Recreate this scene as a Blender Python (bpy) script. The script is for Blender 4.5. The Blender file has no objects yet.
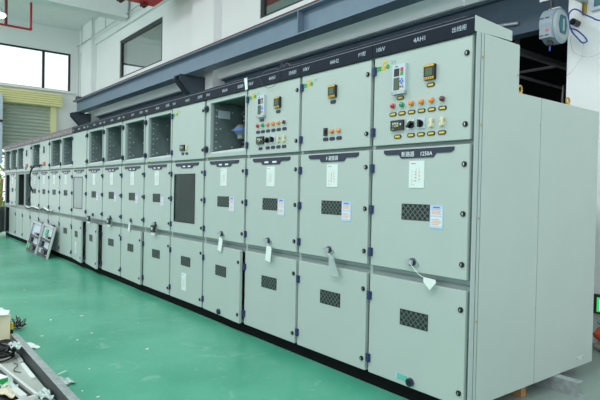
import bpy, bmesh, math, random
from mathutils import Vector, Matrix
random.seed(7)
scene = bpy.context.scene
COL = scene.collection
W = 0.8

# ------------------------------------------------------------------ materials
def lin(c):
    return tuple(((v/255)/12.92 if v/255 <= .04045 else ((v/255+.055)/1.055)**2.4) for v in c)
MATS = {}
def mat(name, rgb, rough=.5, metal=0, noise=0, nscale=8, bump=0, emit=0, spec=.5, coat=0):
    m = bpy.data.materials.new(name); m.use_nodes = True
    nt = m.node_tree; b = nt.nodes['Principled BSDF']
    c = lin(rgb)
    b.inputs['Base Color'].default_value = (*c, 1)
    b.inputs['Roughness'].default_value = rough
    b.inputs['Metallic'].default_value = metal
    b.inputs['Specular IOR Level'].default_value = spec
    b.inputs['Coat Weight'].default_value = coat
    if emit:
        b.inputs['Emission Color'].default_value = (*c, 1)
        b.inputs['Emission Strength'].default_value = emit
    tc = nt.nodes.new('ShaderNodeTexCoord')
    nz = nt.nodes.new('ShaderNodeTexNoise'); nz.inputs['Scale'].default_value = nscale
    nz.inputs['Detail'].default_value = 4
    nt.links.new(tc.outputs['Object'], nz.inputs['Vector'])
    if noise:
        r = nt.nodes.new('ShaderNodeValToRGB')
        r.color_ramp.elements[0].position = .3; r.color_ramp.elements[1].position = .7
        r.color_ramp.elements[0].color = (*[v*(1-noise) for v in c], 1)
        r.color_ramp.elements[1].color = (*[min(1, v*(1+noise)) for v in c], 1)
        nt.links.new(nz.outputs['Fac'], r.inputs['Fac'])
        nt.links.new(r.outputs['Color'], b.inputs['Base Color'])
    if bump:
        bp = nt.nodes.new('ShaderNodeBump'); bp.inputs['Strength'].default_value = bump
        bp.inputs['Distance'].default_value = .01
        nt.links.new(nz.outputs['Fac'], bp.inputs['Height'])
        nt.links.new(bp.outputs['Normal'], b.inputs['Normal'])
    MATS[name] = m
    return m
mat('paint', (173, 186, 181), .38, noise=.02, nscale=3)
mat('frame_paint', (168, 181, 179), .4)
mat('tray_film', (188, 200, 200), .4)
mat('frame_recess', (140, 154, 154), .45, .2)
mat('galvanised', (112, 128, 128), .45, .35, noise=.12, nscale=14)
mat('dark_inside', (28, 34, 36), .6)
mat('navy', (26, 38, 62), .4)
mat('header_navy', (17, 27, 42), .5, spec=.15)
mat('wire_mauve', (126, 108, 122), .5)
mat('header_lip', (92, 104, 116), .4)
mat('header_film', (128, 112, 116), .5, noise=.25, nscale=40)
mat('hinge_navy', (32, 50, 92), .4)
mat('black', (12, 14, 16), .3)
mat('rubber', (16, 18, 20), .5)
mat('white_print', (225, 232, 235), .5)
mat('letter_grey', (176, 190, 202), .5)
mat('label_white', (214, 228, 226), .45)
mat('label_blue', (176, 202, 232), .45)
mat('print_red', (205, 120, 112), .5)
mat('print_soft', (222, 158, 156), .5)
mat('print_pink', (222, 176, 172), .5)
mat('yellow', (222, 190, 40), .4)
mat('gold_yellow', (232, 176, 30), .35)
mat('green', (18, 158, 72), .4)
mat('lens_red', (200, 28, 30), .15, coat=.5)
mat('lens_green', (20, 150, 100), .15, coat=.5)
mat('lens_amber', (245, 135, 20), .15, coat=.5)
mat('lens_dark', (95, 22, 28), .15, coat=.5)
mat('lcd', (70, 92, 60), .2)
mat('relay_grey', (188, 200, 212), .4)
mat('blue_button', (70, 110, 215), .4)
mat('cream_key', (222, 212, 178), .4)
mat('chrome', (185, 195, 200), .25, .9)
mat('brass', (200, 165, 80), .35, .7)
mat('teal_tag', (95, 185, 170), .4)
mat('vent_strand', (112, 130, 124), .4, .4)
mat('yellow_dot', (225, 205, 50), .5)
mat('wall_white', (232, 236, 236), .75, noise=.02, nscale=1.2)
mat('lintel_white', (246, 249, 252), .6)
mat('ceiling_white', (232, 236, 236), .8, noise=.02)
mat('window_frame', (30, 34, 40), .4)
mat('beam_slate', (112, 132, 150), .5, .15, noise=.06, nscale=6)
mat('bracket_slate', (62, 74, 84), .5)
mat('rust', (110, 58, 42), .8, noise=.3, nscale=30)
mat('slate_dark', (78, 94, 108), .6, spec=.2, noise=.1, nscale=3)
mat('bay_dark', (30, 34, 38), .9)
mat('tray_grey', (190, 184, 188), .5, .3)
mat('shutter_slat', (178, 188, 176), .5)
mat('shutter_cream', (230, 226, 170), .55)
mat('red_paint', (196, 24, 34), .4)
mat('dark_red', (120, 50, 52), .5)
mat('conduit', (185, 192, 190), .4, .3)
mat('reel_grey', (134, 148, 160), .4)
mat('reel_light', (160, 172, 178), .4)
mat('reel_teal', (38, 98, 110), .4)
mat('hose_blue', (44, 62, 165), .3)
mat('steel', (172, 180, 182), .4, .5, noise=.2, nscale=25)
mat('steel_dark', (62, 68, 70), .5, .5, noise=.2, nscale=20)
mat('base_dark', (14, 17, 18), .8, spec=.1)
mat('wood', (165, 125, 78), .7, noise=.15, nscale=20)
mat('beige_box', (214, 208, 180), .6, noise=.03)
mat('cardboard', (170, 178, 170), .8, noise=.06, nscale=4)
mat('paper', (226, 234, 232), .6)
mat('cloth_beige', (212, 205, 180), .85)
mat('profile_white', (208, 216, 212), .4)
mat('orange', (226, 92, 40), .5)
mat('foliage', (110, 160, 80), .8, noise=.35, nscale=9)
mat('pavement', (205, 205, 200), .8)
mat('lamp_white', (255, 255, 250), .4, emit=6)
mat('exit_green', (40, 215, 110), .4, emit=.7)
mat('sign_white', (225, 250, 235), .4, emit=.8)
mat('brown', (70, 48, 42), .5)
mat('film', (176, 194, 190), .3)
mat('relay_black', (24, 26, 28), .3)
mat('ceramic', (190, 198, 192), .3)

def glass_mat(name, tint, refl):
    m = bpy.data.materials.new(name); m.use_nodes = True
    nt = m.node_tree; nt.nodes.clear()
    out = nt.nodes.new('ShaderNodeOutputMaterial'); mx = nt.nodes.new('ShaderNodeMixShader')
    tr = nt.nodes.new('ShaderNodeBsdfTransparent'); gl = nt.nodes.new('ShaderNodeBsdfGlossy')
    fr = nt.nodes.new('ShaderNodeMapRange'); lw = nt.nodes.new('ShaderNodeLayerWeight'); lw.inputs['Blend'].default_value = .25
    nt.links.new(lw.outputs['Facing'], fr.inputs['Value'])
    fr.inputs['To Min'].default_value = .05 if refl else .40; fr.inputs['To Max'].default_value = .3 if refl else .8
    tr.inputs['Color'].default_value = (*tint, 1); gl.inputs['Roughness'].default_value = .03
    nt.links.new(fr.outputs[0], mx.inputs[0]); nt.links.new(tr.outputs[0], mx.inputs[1])
    nt.links.new(gl.outputs[0], mx.inputs[2]); nt.links.new(mx.outputs[0], out.inputs[0])
    MATS[name] = m
glass_mat('clear_glass', (.93, .97, .96), 1.45)
glass_mat('dark_glass', (.45, .52, .52), 1.6)
glass_mat('mirror_glass', (.5, .56, .54), 0)
mat('plastic_film', (190, 204, 202), .3)
MATS['plastic_film'].node_tree.nodes['Principled BSDF'].inputs['Alpha'].default_value = .55

# green epoxy floor in the aisle, bare grey concrete behind the row
def floor_mat():
    m = bpy.data.materials.new('floor_paint'); m.use_nodes = True
    nt = m.node_tree; b = nt.nodes['Principled BSDF']; L = nt.links.new
    tc = nt.nodes.new('ShaderNodeTexCoord')
    n1 = nt.nodes.new('ShaderNodeTexNoise'); n1.inputs['Scale'].default_value = .9; n1.inputs['Detail'].default_value = 6
    n2 = nt.nodes.new('ShaderNodeTexNoise'); n2.inputs['Scale'].default_value = 30; n2.inputs['Detail'].default_value = 6
    n3 = nt.nodes.new('ShaderNodeTexNoise'); n3.inputs['Scale'].default_value = 5; n3.inputs['Detail'].default_value = 8; n3.inputs['Distortion'].default_value = 1.2
    for n in (n1, n2, n3): L(tc.outputs['Object'], n.inputs['Vector'])
    r1 = nt.nodes.new('ShaderNodeValToRGB')
    r1.color_ramp.elements[0].position = .38; r1.color_ramp.elements[1].position = .64
    r1.color_ramp.elements[0].color = (*lin((64, 152, 124)), 1); r1.color_ramp.elements[1].color = (*lin((92, 174, 146)), 1)
    L(n1.outputs['Fac'], r1.inputs['Fac'])
    r3 = nt.nodes.new('ShaderNodeValToRGB')
    r3.color_ramp.elements[0].position = .6; r3.color_ramp.elements[1].position = .78
    r3.color_ramp.elements[0].color = (0, 0, 0, 1); r3.color_ramp.elements[1].color = (.6, .6, .6, 1)
    L(n3.outputs['Fac'], r3.inputs['Fac'])
    mx = nt.nodes.new('ShaderNodeMixRGB'); L(r3.outputs['Color'], mx.inputs['Fac'])
    L(r1.outputs['Color'], mx.inputs[1]); mx.inputs[2].default_value = (*lin((140, 190, 170)), 1)
    sp = nt.nodes.new('ShaderNodeSeparateXYZ'); L(tc.outputs['Object'], sp.inputs[0])
    gt = nt.nodes.new('ShaderNodeMath'); gt.operation = 'GREATER_THAN'; gt.inputs[1].default_value = .35
    L(sp.outputs['Y'], gt.inputs[0])
    m2 = nt.nodes.new('ShaderNodeMixRGB'); L(gt.outputs[0], m2.inputs['Fac'])
    L(mx.outputs[0], m2.inputs[1]); m2.inputs[2].default_value = (*lin((134, 150, 144)), 1)
    L(m2.outputs[0], b.inputs['Base Color'])
    rr = nt.nodes.new('ShaderNodeMapRange'); rr.inputs['To Min'].default_value = .22; rr.inputs['To Max'].default_value = .42
    L(n2.outputs['Fac'], rr.inputs['Value']); L(rr.outputs[0], b.inputs['Roughness'])
    bp = nt.nodes.new('ShaderNodeBump'); bp.inputs['Strength'].default_value = .06; bp.inputs['Distance'].default_value = .01
    L(n2.outputs['Fac'], bp.inputs['Height']); L(bp.outputs['Normal'], b.inputs['Normal'])
    MATS['floor'] = m
floor_mat()

# ------------------------------------------------------------------ mesh helpers
class MB:
    def __init__(s): s.v = []; s.f = []; s.m = []; s.mats = []; s.smooth = []
    def mi(s, m):
        if m not in s.mats: s.mats.append(m)
        return s.mats.index(m)
    def add(s, vs, fs, m, smooth=False):
        o = len(s.v); s.v += [tuple(v) for v in vs]; i = s.mi(m)
        for f in fs: s.f.append([o+k for k in f]); s.m.append(i); s.smooth.append(smooth)
        return s
    def box(s, x0, x1, y0, y1, z0, z1, m):
        return s.add([(x0,y0,z0),(x1,y0,z0),(x1,y1,z0),(x0,y1,z0),(x0,y0,z1),(x1,y0,z1),(x1,y1,z1),(x0,y1,z1)],
                     [(0,3,2,1),(4,5,6,7),(0,1,5,4),(1,2,6,5),(2,3,7,6),(3,0,4,7)], m)
    def prism(s, pts, axis, a, b, m):            # polygon in the two other axes, extruded a..b along axis
        def P(p, t):
            if axis == 'y': return (p[0], t, p[1])
            if axis == 'x': return (t, p[0], p[1])
            return (p[0], p[1], t)
        n = len(pts); vs = [P(p, a) for p in pts]+[P(p, b) for p in pts]
        fs = [tuple(range(n)), tuple(range(2*n-1, n-1, -1))]+[(i, i+n, (i+1) % n+n, (i+1) % n) for i in range(n)]
        return s.add(vs, fs, m)
    def cyl(s, c, r, a, b, axis, m, n=20, r2=None):
        r2 = r if r2 is None else r2; vs = []
        for t, rr in ((a, r), (b, r2)):
            for i in range(n):
                u, w = rr*math.cos(2*math.pi*i/n), rr*math.sin(2*math.pi*i/n)
                if axis == 'y': vs.append((c[0]+u, t, c[1]+w))
                elif axis == 'x': vs.append((t, c[0]+u, c[1]+w))
                else: vs.append((c[0]+u, c[1]+w, t))
        s.add(vs, [(i, (i+1) % n, (i+1) % n+n, i+n) for i in range(n)], m, True)
        return s.add(vs, [tuple(range(n)), tuple(range(2*n-1, n-1, -1))], m)
    def dome(s, c, r, y0, depth, m, n=16, k=5):   # bulges towards -y
        vs = []; fs = []
        for j in range(k):
            a = j/k*math.pi/2
            for i in range(n):
                vs.append((c[0]+r*math.cos(a)*math.cos(2*math.pi*i/n), y0-depth*math.sin(a), c[1]+r*math.cos(a)*math.sin(2*math.pi*i/n)))
        vs.append((c[0], y0-depth, c[1]))
        for j in range(k-1):
            for i in range(n): fs.append((j*n+i, j*n+(i+1) % n, (j+1)*n+(i+1) % n, (j+1)*n+i))
        for i in range(n): fs.append(((k-1)*n+i, (k-1)*n+(i+1) % n, k*n))
        return s.add(vs, fs, m, True)
    def tube(s, pts, r, m, n=8):
        pts = [Vector(p) for p in pts]; vs = []; fs = []
        ref = Vector((0, 0, 1))
        for i, p in enumerate(pts):
            t = (pts[min(i+1, len(pts)-1)]-pts[max(i-1, 0)]).normalized()
            a = t.cross(ref)
            if a.length < .1: a = t.cross(Vector((0, 1, 0)))
            a.normalize(); b = t.cross(a)
            for k in range(n): vs.append(p+a*r*math.cos(2*math.pi*k/n)+b*r*math.sin(2*math.pi*k/n))
        for i in range(len(pts)-1):
            for k in range(n): fs.append((i*n+k, i*n+(k+1) % n, (i+1)*n+(k+1) % n, (i+1)*n+k))
        fs.append(tuple(range(n))); fs.append(tuple(range(len(vs)-1, len(vs)-n-1, -1)))
        return s.add(vs, fs, m, True)
    def mesh(s, name):
        me = bpy.data.meshes.new(name); me.from_pydata(s.v, [], s.f)
        for k in s.mats: me.materials.append(MATS[k])
        for p, i, sm in zip(me.polygons, s.m, s.smooth): p.material_index = i; p.use_smooth = sm
        bm = bmesh.new(); bm.from_mesh(me); bmesh.ops.recalc_face_normals(bm, faces=bm.faces); bm.to_mesh(me); bm.free()
        me.update(); return me

def smooth_path(pts, n=8):
    P = [Vector(p) for p in pts]; out = []
    for i in range(len(P)-1):
        a, b, c, d = P[max(i-1, 0)], P[i], P[i+1], P[min(i+2, len(P)-1)]
        for k in range(n):
            t = k/n
            out.append(.5*((2*b)+(c-a)*t+(2*a-5*b+4*c-d)*t*t+(3*b-a-3*c+d)*t**3))
    return out+[P[-1]]

def put(name, me, parent=None, loc=(0, 0, 0), rot=(0, 0, 0), bevel=0, label=None):
    if isinstance(me, MB): me = me.mesh(name)
    o = bpy.data.objects.new(name, me); COL.objects.link(o)
    o.location = loc; o.rotation_euler = rot
    if parent: o.parent = parent
    if bevel:
        b = o.modifiers.new('bevel', 'BEVEL'); b.width = bevel; b.segments = 2; b.limit_method = 'ANGLE'
    if label: o['label'] = label
    return o
def empty(name, label, cat, loc=(0, 0, 0), rot=(0, 0, 0), group=None):
    o = bpy.data.objects.new(name, None); COL.objects.link(o); o.location = loc; o.rotation_euler = rot
    o.empty_display_size = .1; return tag(o, label, cat, group)
def tag(o, label, cat, group=None, kind=None):
    o['label'] = label; o['category'] = cat
    if group: o['group'] = group
    if kind: o['kind'] = kind
    return o
def struct(name, me, **k):
    o = put(name, me, **k); o['kind'] = 'structure'; return o

CACHE = {}
def text_mesh(s, size, m, center=True, shear=0, bold=0):
    key = ('t', s, size, m)
    if key in CACHE: return CACHE[key]
    cu = bpy.data.curves.new('lettering', 'FONT'); cu.body = s; cu.size = size
    cu.align_x = 'CENTER' if center else 'LEFT'; cu.align_y = 'CENTER'; cu.extrude = .0006; cu.offset = bold
    cu.resolution_u = 2
    o = bpy.data.objects.new('lettering', cu); COL.objects.link(o)
    dg = bpy.context.evaluated_depsgraph_get(); me = bpy.data.meshes.new_from_object(o.evaluated_get(dg))
    bpy.data.objects.remove(o)
    me.materials.clear(); me.materials.append(MATS[m])
    me.transform(Matrix.Rotation(math.pi/2, 4, 'X')); CACHE[key] = me
    return me
def text(s, size, m, parent, x, y, z, bold=0, name='lettering'):
    return put(name, text_mesh(s, size, m, bold=bold), parent, (x, y, z))
def cached(key, fn):
    if key not in CACHE: CACHE[key] = fn().mesh(str(key))
    return CACHE[key]

# ------------------------------------------------------------------ switchgear pieces
ZB, ZC0, ZC1, ZD0, ZD1, ZT = .10, .777, .84, 1.627, 1.654, 2.25
DU0, DU1 = .014, .780
def carcass():
    b = MB(); p = 'paint'; f = 'frame_paint'
    for x0, x1 in ((0.001, .012), (.788, .799)):
        b.box(x0, x1, .03, .455, ZB, 2.27, p); b.box(x0, x1, .455, 1.575, ZB, 1.972, p)
    b.box(.012, .788, .445, .455, 1.962, 2.27, p)
    b.box(.012, .788, .03, .455, 2.258, 2.27, p)
    b.box(.012, .788, .455, 1.575, 1.962, 1.972, p)
    b.box(.012, .788, 1.565, 1.575, ZB, 1.962, p)
    b.box(.012, .788, .03, 1.565, ZB, ZB+.012, p)
    b.box(.012, .788, .03, .445, 1.64, 1.652, 'galvanised'); b.box(.012, .788, .03, .73, .80, .812, 'galvanised')
    b.box(.012, .788, .73, .74, ZB+.012, 1.962, 'galvanised')
    # front frame
    f = 'frame_recess'
    b.box(.001, .10, .036, .05, ZB, 2.27, f); b.box(.765, .799, .036, .05, ZB, 2.27, f)
    b.box(.10, .765, .036, .05, 2.215, 2.27, f); b.box(.10, .765, .036, .05, 1.60, 1.70, f)
    b.box(.10, .765, .036, .05, .755, .86, f); b.box(.10, .765, .036, .05, ZB, .13, f)
    return b
def header(navy):
    def fn():
        b = MB(); b.prism([(.004, 2.27), (.385, 2.283), (.384, 2.343), (-.004, 2.358), (-.004, 2.27)], 'x', .0008, .7992, 'paint')
        b.box(.002, .798, -.012, -.004, 2.256, 2.340, navy)
        b.box(.002, .798, -.013, -.003, 2.340, 2.346, 'header_lip')
        b.box(.002, .798, -.012, -.003, 2.346, 2.360, navy)
        return b
    return fn
def panel_door(z0, z1, u0=DU0, u1=DU1):
    def fn():
        b = MB(); b.box(u0, u1, 0, .030, z0, z1, 'paint')
        return b
    return fn
def window_door():
    b = MB(); z0, z1 = ZC1, ZD0; a, c, d, e = .086, .598, .961, 1.501
    b.box(DU0, a, 0, .02, z0, z1, 'paint'); b.box(c, DU1, 0, .02, z0, z1, 'paint')
    b.box(a, c, 0, .02, z0, d, 'paint'); b.box(a, c, 0, .02, e, z1, 'paint')
    for r in ((a, a+.014, d, e), (c-.014, c, d, e)): b.box(r[0], r[1], -.004, .004, r[2], r[3], 'black')
    b.box(a, c, -.004, .004, d, d+.014, 'black'); b.box(a, c, -.004, .004, e-.014, e, 'black')
    return b
def hinge():
    b = MB(); b.box(-.016, .018, -.012, .004, -.028, .028, 'hinge_navy')
    b.cyl((.004, -.012), .008, -.03, .03, 'z', 'hinge_navy', 10); return b
def hinge_stub():
    b = MB(); b.cyl((.024, 0), .034, -.025, -.004, 'y', 'navy', 18); b.box(-.01, .05, -.03, .01, -.024, .024, 'navy')
    b.cyl((.024, 0), .014, -.036, -.03, 'y', 'black', 12); return b
def lock():
    b = MB(); b.cyl((0, 0), .0165, -.006, .002, 'y', 'black', 20); b.cyl((0, 0), .012, -.010, -.005, 'y', 'rubber', 16)
    b.box(-.003, .003, -.0115, -.009, -.008, .008, 'chrome'); return b
def vent(w=.216, h=.094):
    def fn():
        b = MB(); b.box(-w/2, w/2, -.0012, .002, -h/2, h/2, 'dark_inside')
        for s in (-1, 1):
            n = 8; st = (w+h)/n
            for i in range(1, n+1):
                t = -w/2-h/2+i*st-st/2
                # strand through (t,0) with slope s, clipped to the rectangle
                pa = []
                x0, x1 = t-h/2, t+h/2
                lo, hi = max(x0, -w/2), min(x1, w/2)
                if hi-lo < .006: continue
                q = .0024
                za, zb = s*(lo-t), s*(hi-t)
                b.prism([(lo, za-q), (lo, za+q), (hi, zb+q), (hi, zb-q)], 'y', -.0035, -.0012, 'vent_strand')
        for r in ((-w/2-.004, w/2+.004, -h/2-.004, -h/2+.002), (-w/2-.004, w/2+.004, h/2-.002, h/2+.004)):
            b.box(r[0], r[1], -.003, .002, r[2], r[3], 'black')
        for r in ((-w/2-.004, -w/2+.002), (w/2-.002, w/2+.004)):
            b.box(r[0], r[1], -.003, .002, -h/2, h/2, 'black')
        return b
    return fn
def diagram(w=.122, h=.17):
    def fn():
        b = MB(); b.box(-w/2, w/2, -.004, .001, -h/2, h/2, 'label_white')
        y0, y1 = -.0048, -.0038; r = 'print_pink'; k = h/.17
        b.box(-.045*w/.122, -.008, y0, y1, .066*k, .071*k, 'print_red')
        b.box(-.036*w/.122, -.034*w/.122, y0, y1, -.062*k, .03*k, r); b.box(.020*w/.122, .022*w/.122, y0, y1, -.05*k, .045*k, r)
        b.box(-.004, -.002, y0, y1, -.03*k, .04*k, r)
        for z in (.012, -.004, -.024, -.044): b.box(-.012, -.001, y0, y1, z*k, (z+.006)*k, 'print_red')
        for z in (.01, -.012, -.034): b.box(.016*w/.122, .028*w/.122, y0, y1, z*k, (z+.006)*k, r)
        b.box(-.044*w/.122, -.012, y0, y1, -.066*k, -.063*k, r); b.box(-.044*w/.122, -.012, y0, y1, -.04*k, -.037*k, r)
        return b
    return fn
def warning():
    w, h = .098, .14; b = MB(); b.box(-w/2, w/2, -.003, .001, -h/2, h/2, 'label_blue')
    b.box(-w/2+.008, w/2-.008, -.0036, -.002, .008, h/2-.022, 'label_white'); b.box(-w/2+.008, w/2-.008, -.0036, -.002, -h/2+.014, -.002, 'label_white')
    b.box(-.025, .025, -.0036, -.002, h/2-.016, h/2-.008, 'blue_button')
    for i in range(4):
        z = .016+i*.009; b.box(-w/2+.013, w/2-.013-.006*(i % 2), -.0042, -.003, z, z+.005, 'print_soft')
    for i in range(4):
        z = -.048+i*.010; b.box(-w/2+.013, w/2-.015-.012*(i % 3 == 0), -.0042, -.003, z, z+.005, 'print_soft')
    return b
def nameband():
    b = MB(); b.prism([(.122, 1.618), (.678, 1.618), (.678, 1.598), (.655, 1.585), (.548, 1.585), (.528, 1.560), (.272, 1.560), (.252, 1.585), (.145, 1.585), (.122, 1.598)],
                      'y', -.006, .002, 'navy'); return b
def band_blank():
    b = nameband()
    b.box(.31, .37, -.0075, -.005, 1.573, 1.588, 'white_print'); b.box(.43, .49, -.0075, -.005, 1.573, 1.588, 'white_print'); return b
def relay():
    b = MB(); w, h = .108, .19
    b.box(-w/2, w/2, -.022, .001, -h/2, h/2, 'relay_grey'); b.box(-w/2-.002, w/2+.002, -.03, .001, -h/2-.004, -h/2+.016, 'steel')
    y = -.0235
    b.box(-.040, .004, y, -.02, .018, .068, 'relay_black'); b.box(-.040, .004, y, -.02, -.068, .006, 'lcd')
    b.box(-.043, .007, -.0228, -.02, -.071, .009, 'relay_black')
    b.box(.014, .038, y, -.02, .046, .070, 'lens_red'); b.box(.014, .038, y, -.02, .020, .044, 'green')
    for x, z, c in ((.026, -.004, 'blue_button'), (.016, -.018, 'blue_button'), (.036, -.018, 'blue_button'), (.026, -.032, 'blue_button'), (.016, -.052, 'lens_red'), (.034, -.052, 'green')):
        b.cyl((x, z), .006, -.026, -.02, 'y', c, 10)
    b.box(-.03, -.01, y, -.02, .078, .084, 'relay_black'); return b
def meter():
    b = MB(); b.box(-.040, .040, -.022, .001, -.046, .046, 'relay_black'); b.box(-.037, .037, -.024, -.02, .034, .044, 'gold_yellow')
    b.box(-.037, .037, -.024, -.02, -.044, -.030, 'gold_yellow'); b.box(-.026, .026, -.024, -.02, -.022, .026, 'lcd')
    for i in range(4): b.box(-.030+i*.017, -.022+i*.017, -.026, -.023, -.040, -.034, 'relay_black')
    return b
def lamp(c):
    def fn():
        b = MB(); b.cyl((0, 0), .0185, -.008, .001, 'y', 'chrome', 18); b.cyl((0, 0), .0165, -.014, -.007, 'y', c, 18); b.dome((0, 0), .0165, -.014, .012, c); return b
    return fn
def capsule(yel):
    def fn():
        b = MB(); w, h = .060, .026
        b.prism([(-w/2, -h/2+.008), (-w/2+.008, -h/2), (w/2-.008, -h/2), (w/2, -h/2+.008), (w/2, h/2-.008), (w/2-.008, h/2), (-w/2+.008, h/2), (-w/2, h/2-.008)], 'y', -.004, .001, 'navy')
        if yel: b.box(-w/2+.010, w/2-.010, -.0052, -.003, -h/2+.007, h/2-.007, 'yellow')
        return b
    return fn
def display():
    b = MB(); b.box(-.053, .053, -.016, .001, -.033, .033, 'relay_black'); b.box(-.036, .022, -.018, -.015, -.012, .022, 'lcd')
    for x, z, c in ((-.028, .010, 'relay_grey'), (-.010, .012, 'relay_grey'), (.010, .010, 'relay_grey'), (-.026, -.006, 'lens_red'), (-.010, -.006, 'teal_tag'), (.008, -.004, 'gold_yellow')):
        b.box(x-.006, x+.006, -.0195, -.017, z-.005, z+.005, c)
    b.cyl((.038, .004), .007, -.022, -.015, 'y', 'chrome', 10); b.box(-.04, -.02, -.0175, -.015, -.027, -.020, 'lens_green'); return b
def rotary():
    b = MB(); b.box(-.030, .026, -.006, .001, -.028, .032, 'chrome'); b.cyl((0, 0), .025, -.014, -.005, 'y', 'relay_black', 18)
    b.prism([(-.022, -.012), (-.012, -.020), (.022, .012), (.012, .022)], 'y', -.034, -.013, 'black'); return b
def switch():
    b = MB(); b.box(-.026, .030, -.006, .001, -.030, .036, 'relay_grey'); b.cyl((-.002, 0), .022, -.014, -.005, 'y', 'relay_black', 18)
    b.box(-.008, .004, -.034, -.013, -.022, .024, 'black'); return b
def keysw():
    b = MB(); b.cyl((0, .016), .013, -.012, .001, 'y', 'cream_key', 14); b.box(-.016, .018, -.010, .001, -.026, -.004, 'cream_key')
    b.box(.004, .016, -.022, -.009, -.022, .024, 'cream_key'); b.box(-.004, .004, -.014, -.011, -.018, -.010, 'brown'); return b
def logo():
    b = MB()
    def ring(cx, cz, r, t, m, a0=0, a1=360, n=14):
        for i in range(n):
            p, q = math.radians(a0+(a1-a0)*i/n), math.radians(a0+(a1-a0)*(i+1)/n)
            b.prism([(cx+r*math.cos(p), cz+r*math.sin(p)), (cx+(r+t)*math.cos(p), cz+(r+t)*math.sin(p)), (cx+(r+t)*math.cos(q), cz+(r+t)*math.sin(q)), (cx+r*math.cos(q), cz+r*math.sin(q))], 'y', -.003, .001, m)
    ring(-.046, -.012, 0.006, .011, 'green', 40, 320); ring(-.021, -.012, .005, .011, 'green', 0, 360)
    b.prism([(-.008, -.026), (.0, -.026), (.008, .006), (.002, .006)], 'y', -.003, .001, 'yellow'); b.prism([(.010, -.026), (.018, -.026), (.008, .006), (.002, .006)], 'y', -.003, .001, 'yellow')
    ring(.030, -.010, .004, .011, 'gold_yellow', -20, 250); ring(.050, -.008, .005, .011, 'green')
    ring(.022, .016, .008, .012, 'yellow', 0, 180)
    for x in (.082, .106): b.box(x, x+.009, -.002, .001, .012, .024, 'teal_tag'); b.box(x-.002, x+.011, -.002, .001, .004, .007, 'teal_tag')
    return b
def handle(kind=0):
    b = MB(); b.cyl((0, 0), .030, -.008, .001, 'y', 'chrome', 22); b.cyl((0, 0), .024, -.022, -.007, 'y', 'navy', 20)
    b.box(-.040, .018, -.034, -.020, -.014, .016, 'steel'); b.cyl((.034, -.010), .014, -.010, .001, 'y', 'chrome', 14); return b
def round_knob():
    b = MB(); b.cyl((0, 0), .030, -.008, .001, 'y', 'chrome', 22); b.cyl((0, 0), .026, -.024, -.007, 'y', 'navy', 22); b.cyl((0, 0), .016, -.027, -.023, 'y', 'black', 18); return b
def teal_card():
    b = MB(); b.box(-.120, -.035, -.004, .001, -.006, .026, 'teal_tag'); b.box(-.126, -.116, -.005, .001, -.008, .028, 'label_blue'); return b
def liner():
    b = MB(); g = 'galvanised'
    b.box(.100, .106, .05, .44, 1.655, 2.25, g); b.box(.762, .768, .05, .44, 1.655, 2.25, g); b.box(.106, .762, .425, .435, 1.655, 2.25, g)
    b.box(.106, .762, .05, .425, 2.235, 2.245, g)
    for z in (1.78, 1.96, 2.14):
        for y in (.12, .26, .38): b.cyl((y, z), .009, .106, .112, 'x', 'ceramic', 10)
        for x in (.2, .42, .66): b.cyl((x, z), .009, .418, .426, 'y', 'ceramic', 10)
    for i in range(6): b.cyl((.16+i*.05, 2.04), .006, .418, .426, 'y', 'ceramic', 8)
    for i in range(7): b.cyl((.07, 1.76+i*.065), .008, .106, .110, 'x', 'ceramic', 8)
    return b
def ledge():
    b = MB(); b.add([(.11, .008, 1.700), (.758, .008, 1.700), (.75, .36, 1.702), (.12, .38, 1.702), (.11, .012, 1.712), (.758, .010, 1.728), (.75, .36, 1.736), (.12, .38, 1.728)],
                    [(0, 3, 2, 1), (4, 5, 6, 7), (0, 1, 5, 4), (1, 2, 6, 5), (2, 3, 7, 6), (3, 0, 4, 7)], 'tray_film'); return b
def mid_box(m):
    def fn():
        b = MB(); b.box(.100, .106, .05, .60, .87, 1.60, m); b.box(.762, .768, .05, .60, .87, 1.60, m); b.box(.106, .762, .59, .60, .87, 1.60, m)
        b.box(.106, .762, .05, .59, .865, .875, m); b.box(.106, .762, .05, .59, 1.592, 1.6, m)
        b.box(.25, .62, .45, .59, 1.02, 1.12, 'steel_dark'); b.box(.2, .3, .5, .59, 1.2, 1.5, 'steel_dark'); b.box(.42, .50, .5, .59, 1.2, 1.5, 'steel_dark')
        return b
    return fn
def low_box():
    b = MB(); m = 'dark_inside'
    b.box(.100, .106, .05, .60, .13, .76, m); b.box(.762, .768, .05, .60, .13, .76, m); b.box(.106, .762, .59, .60, .13, .76, m); return b

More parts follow.
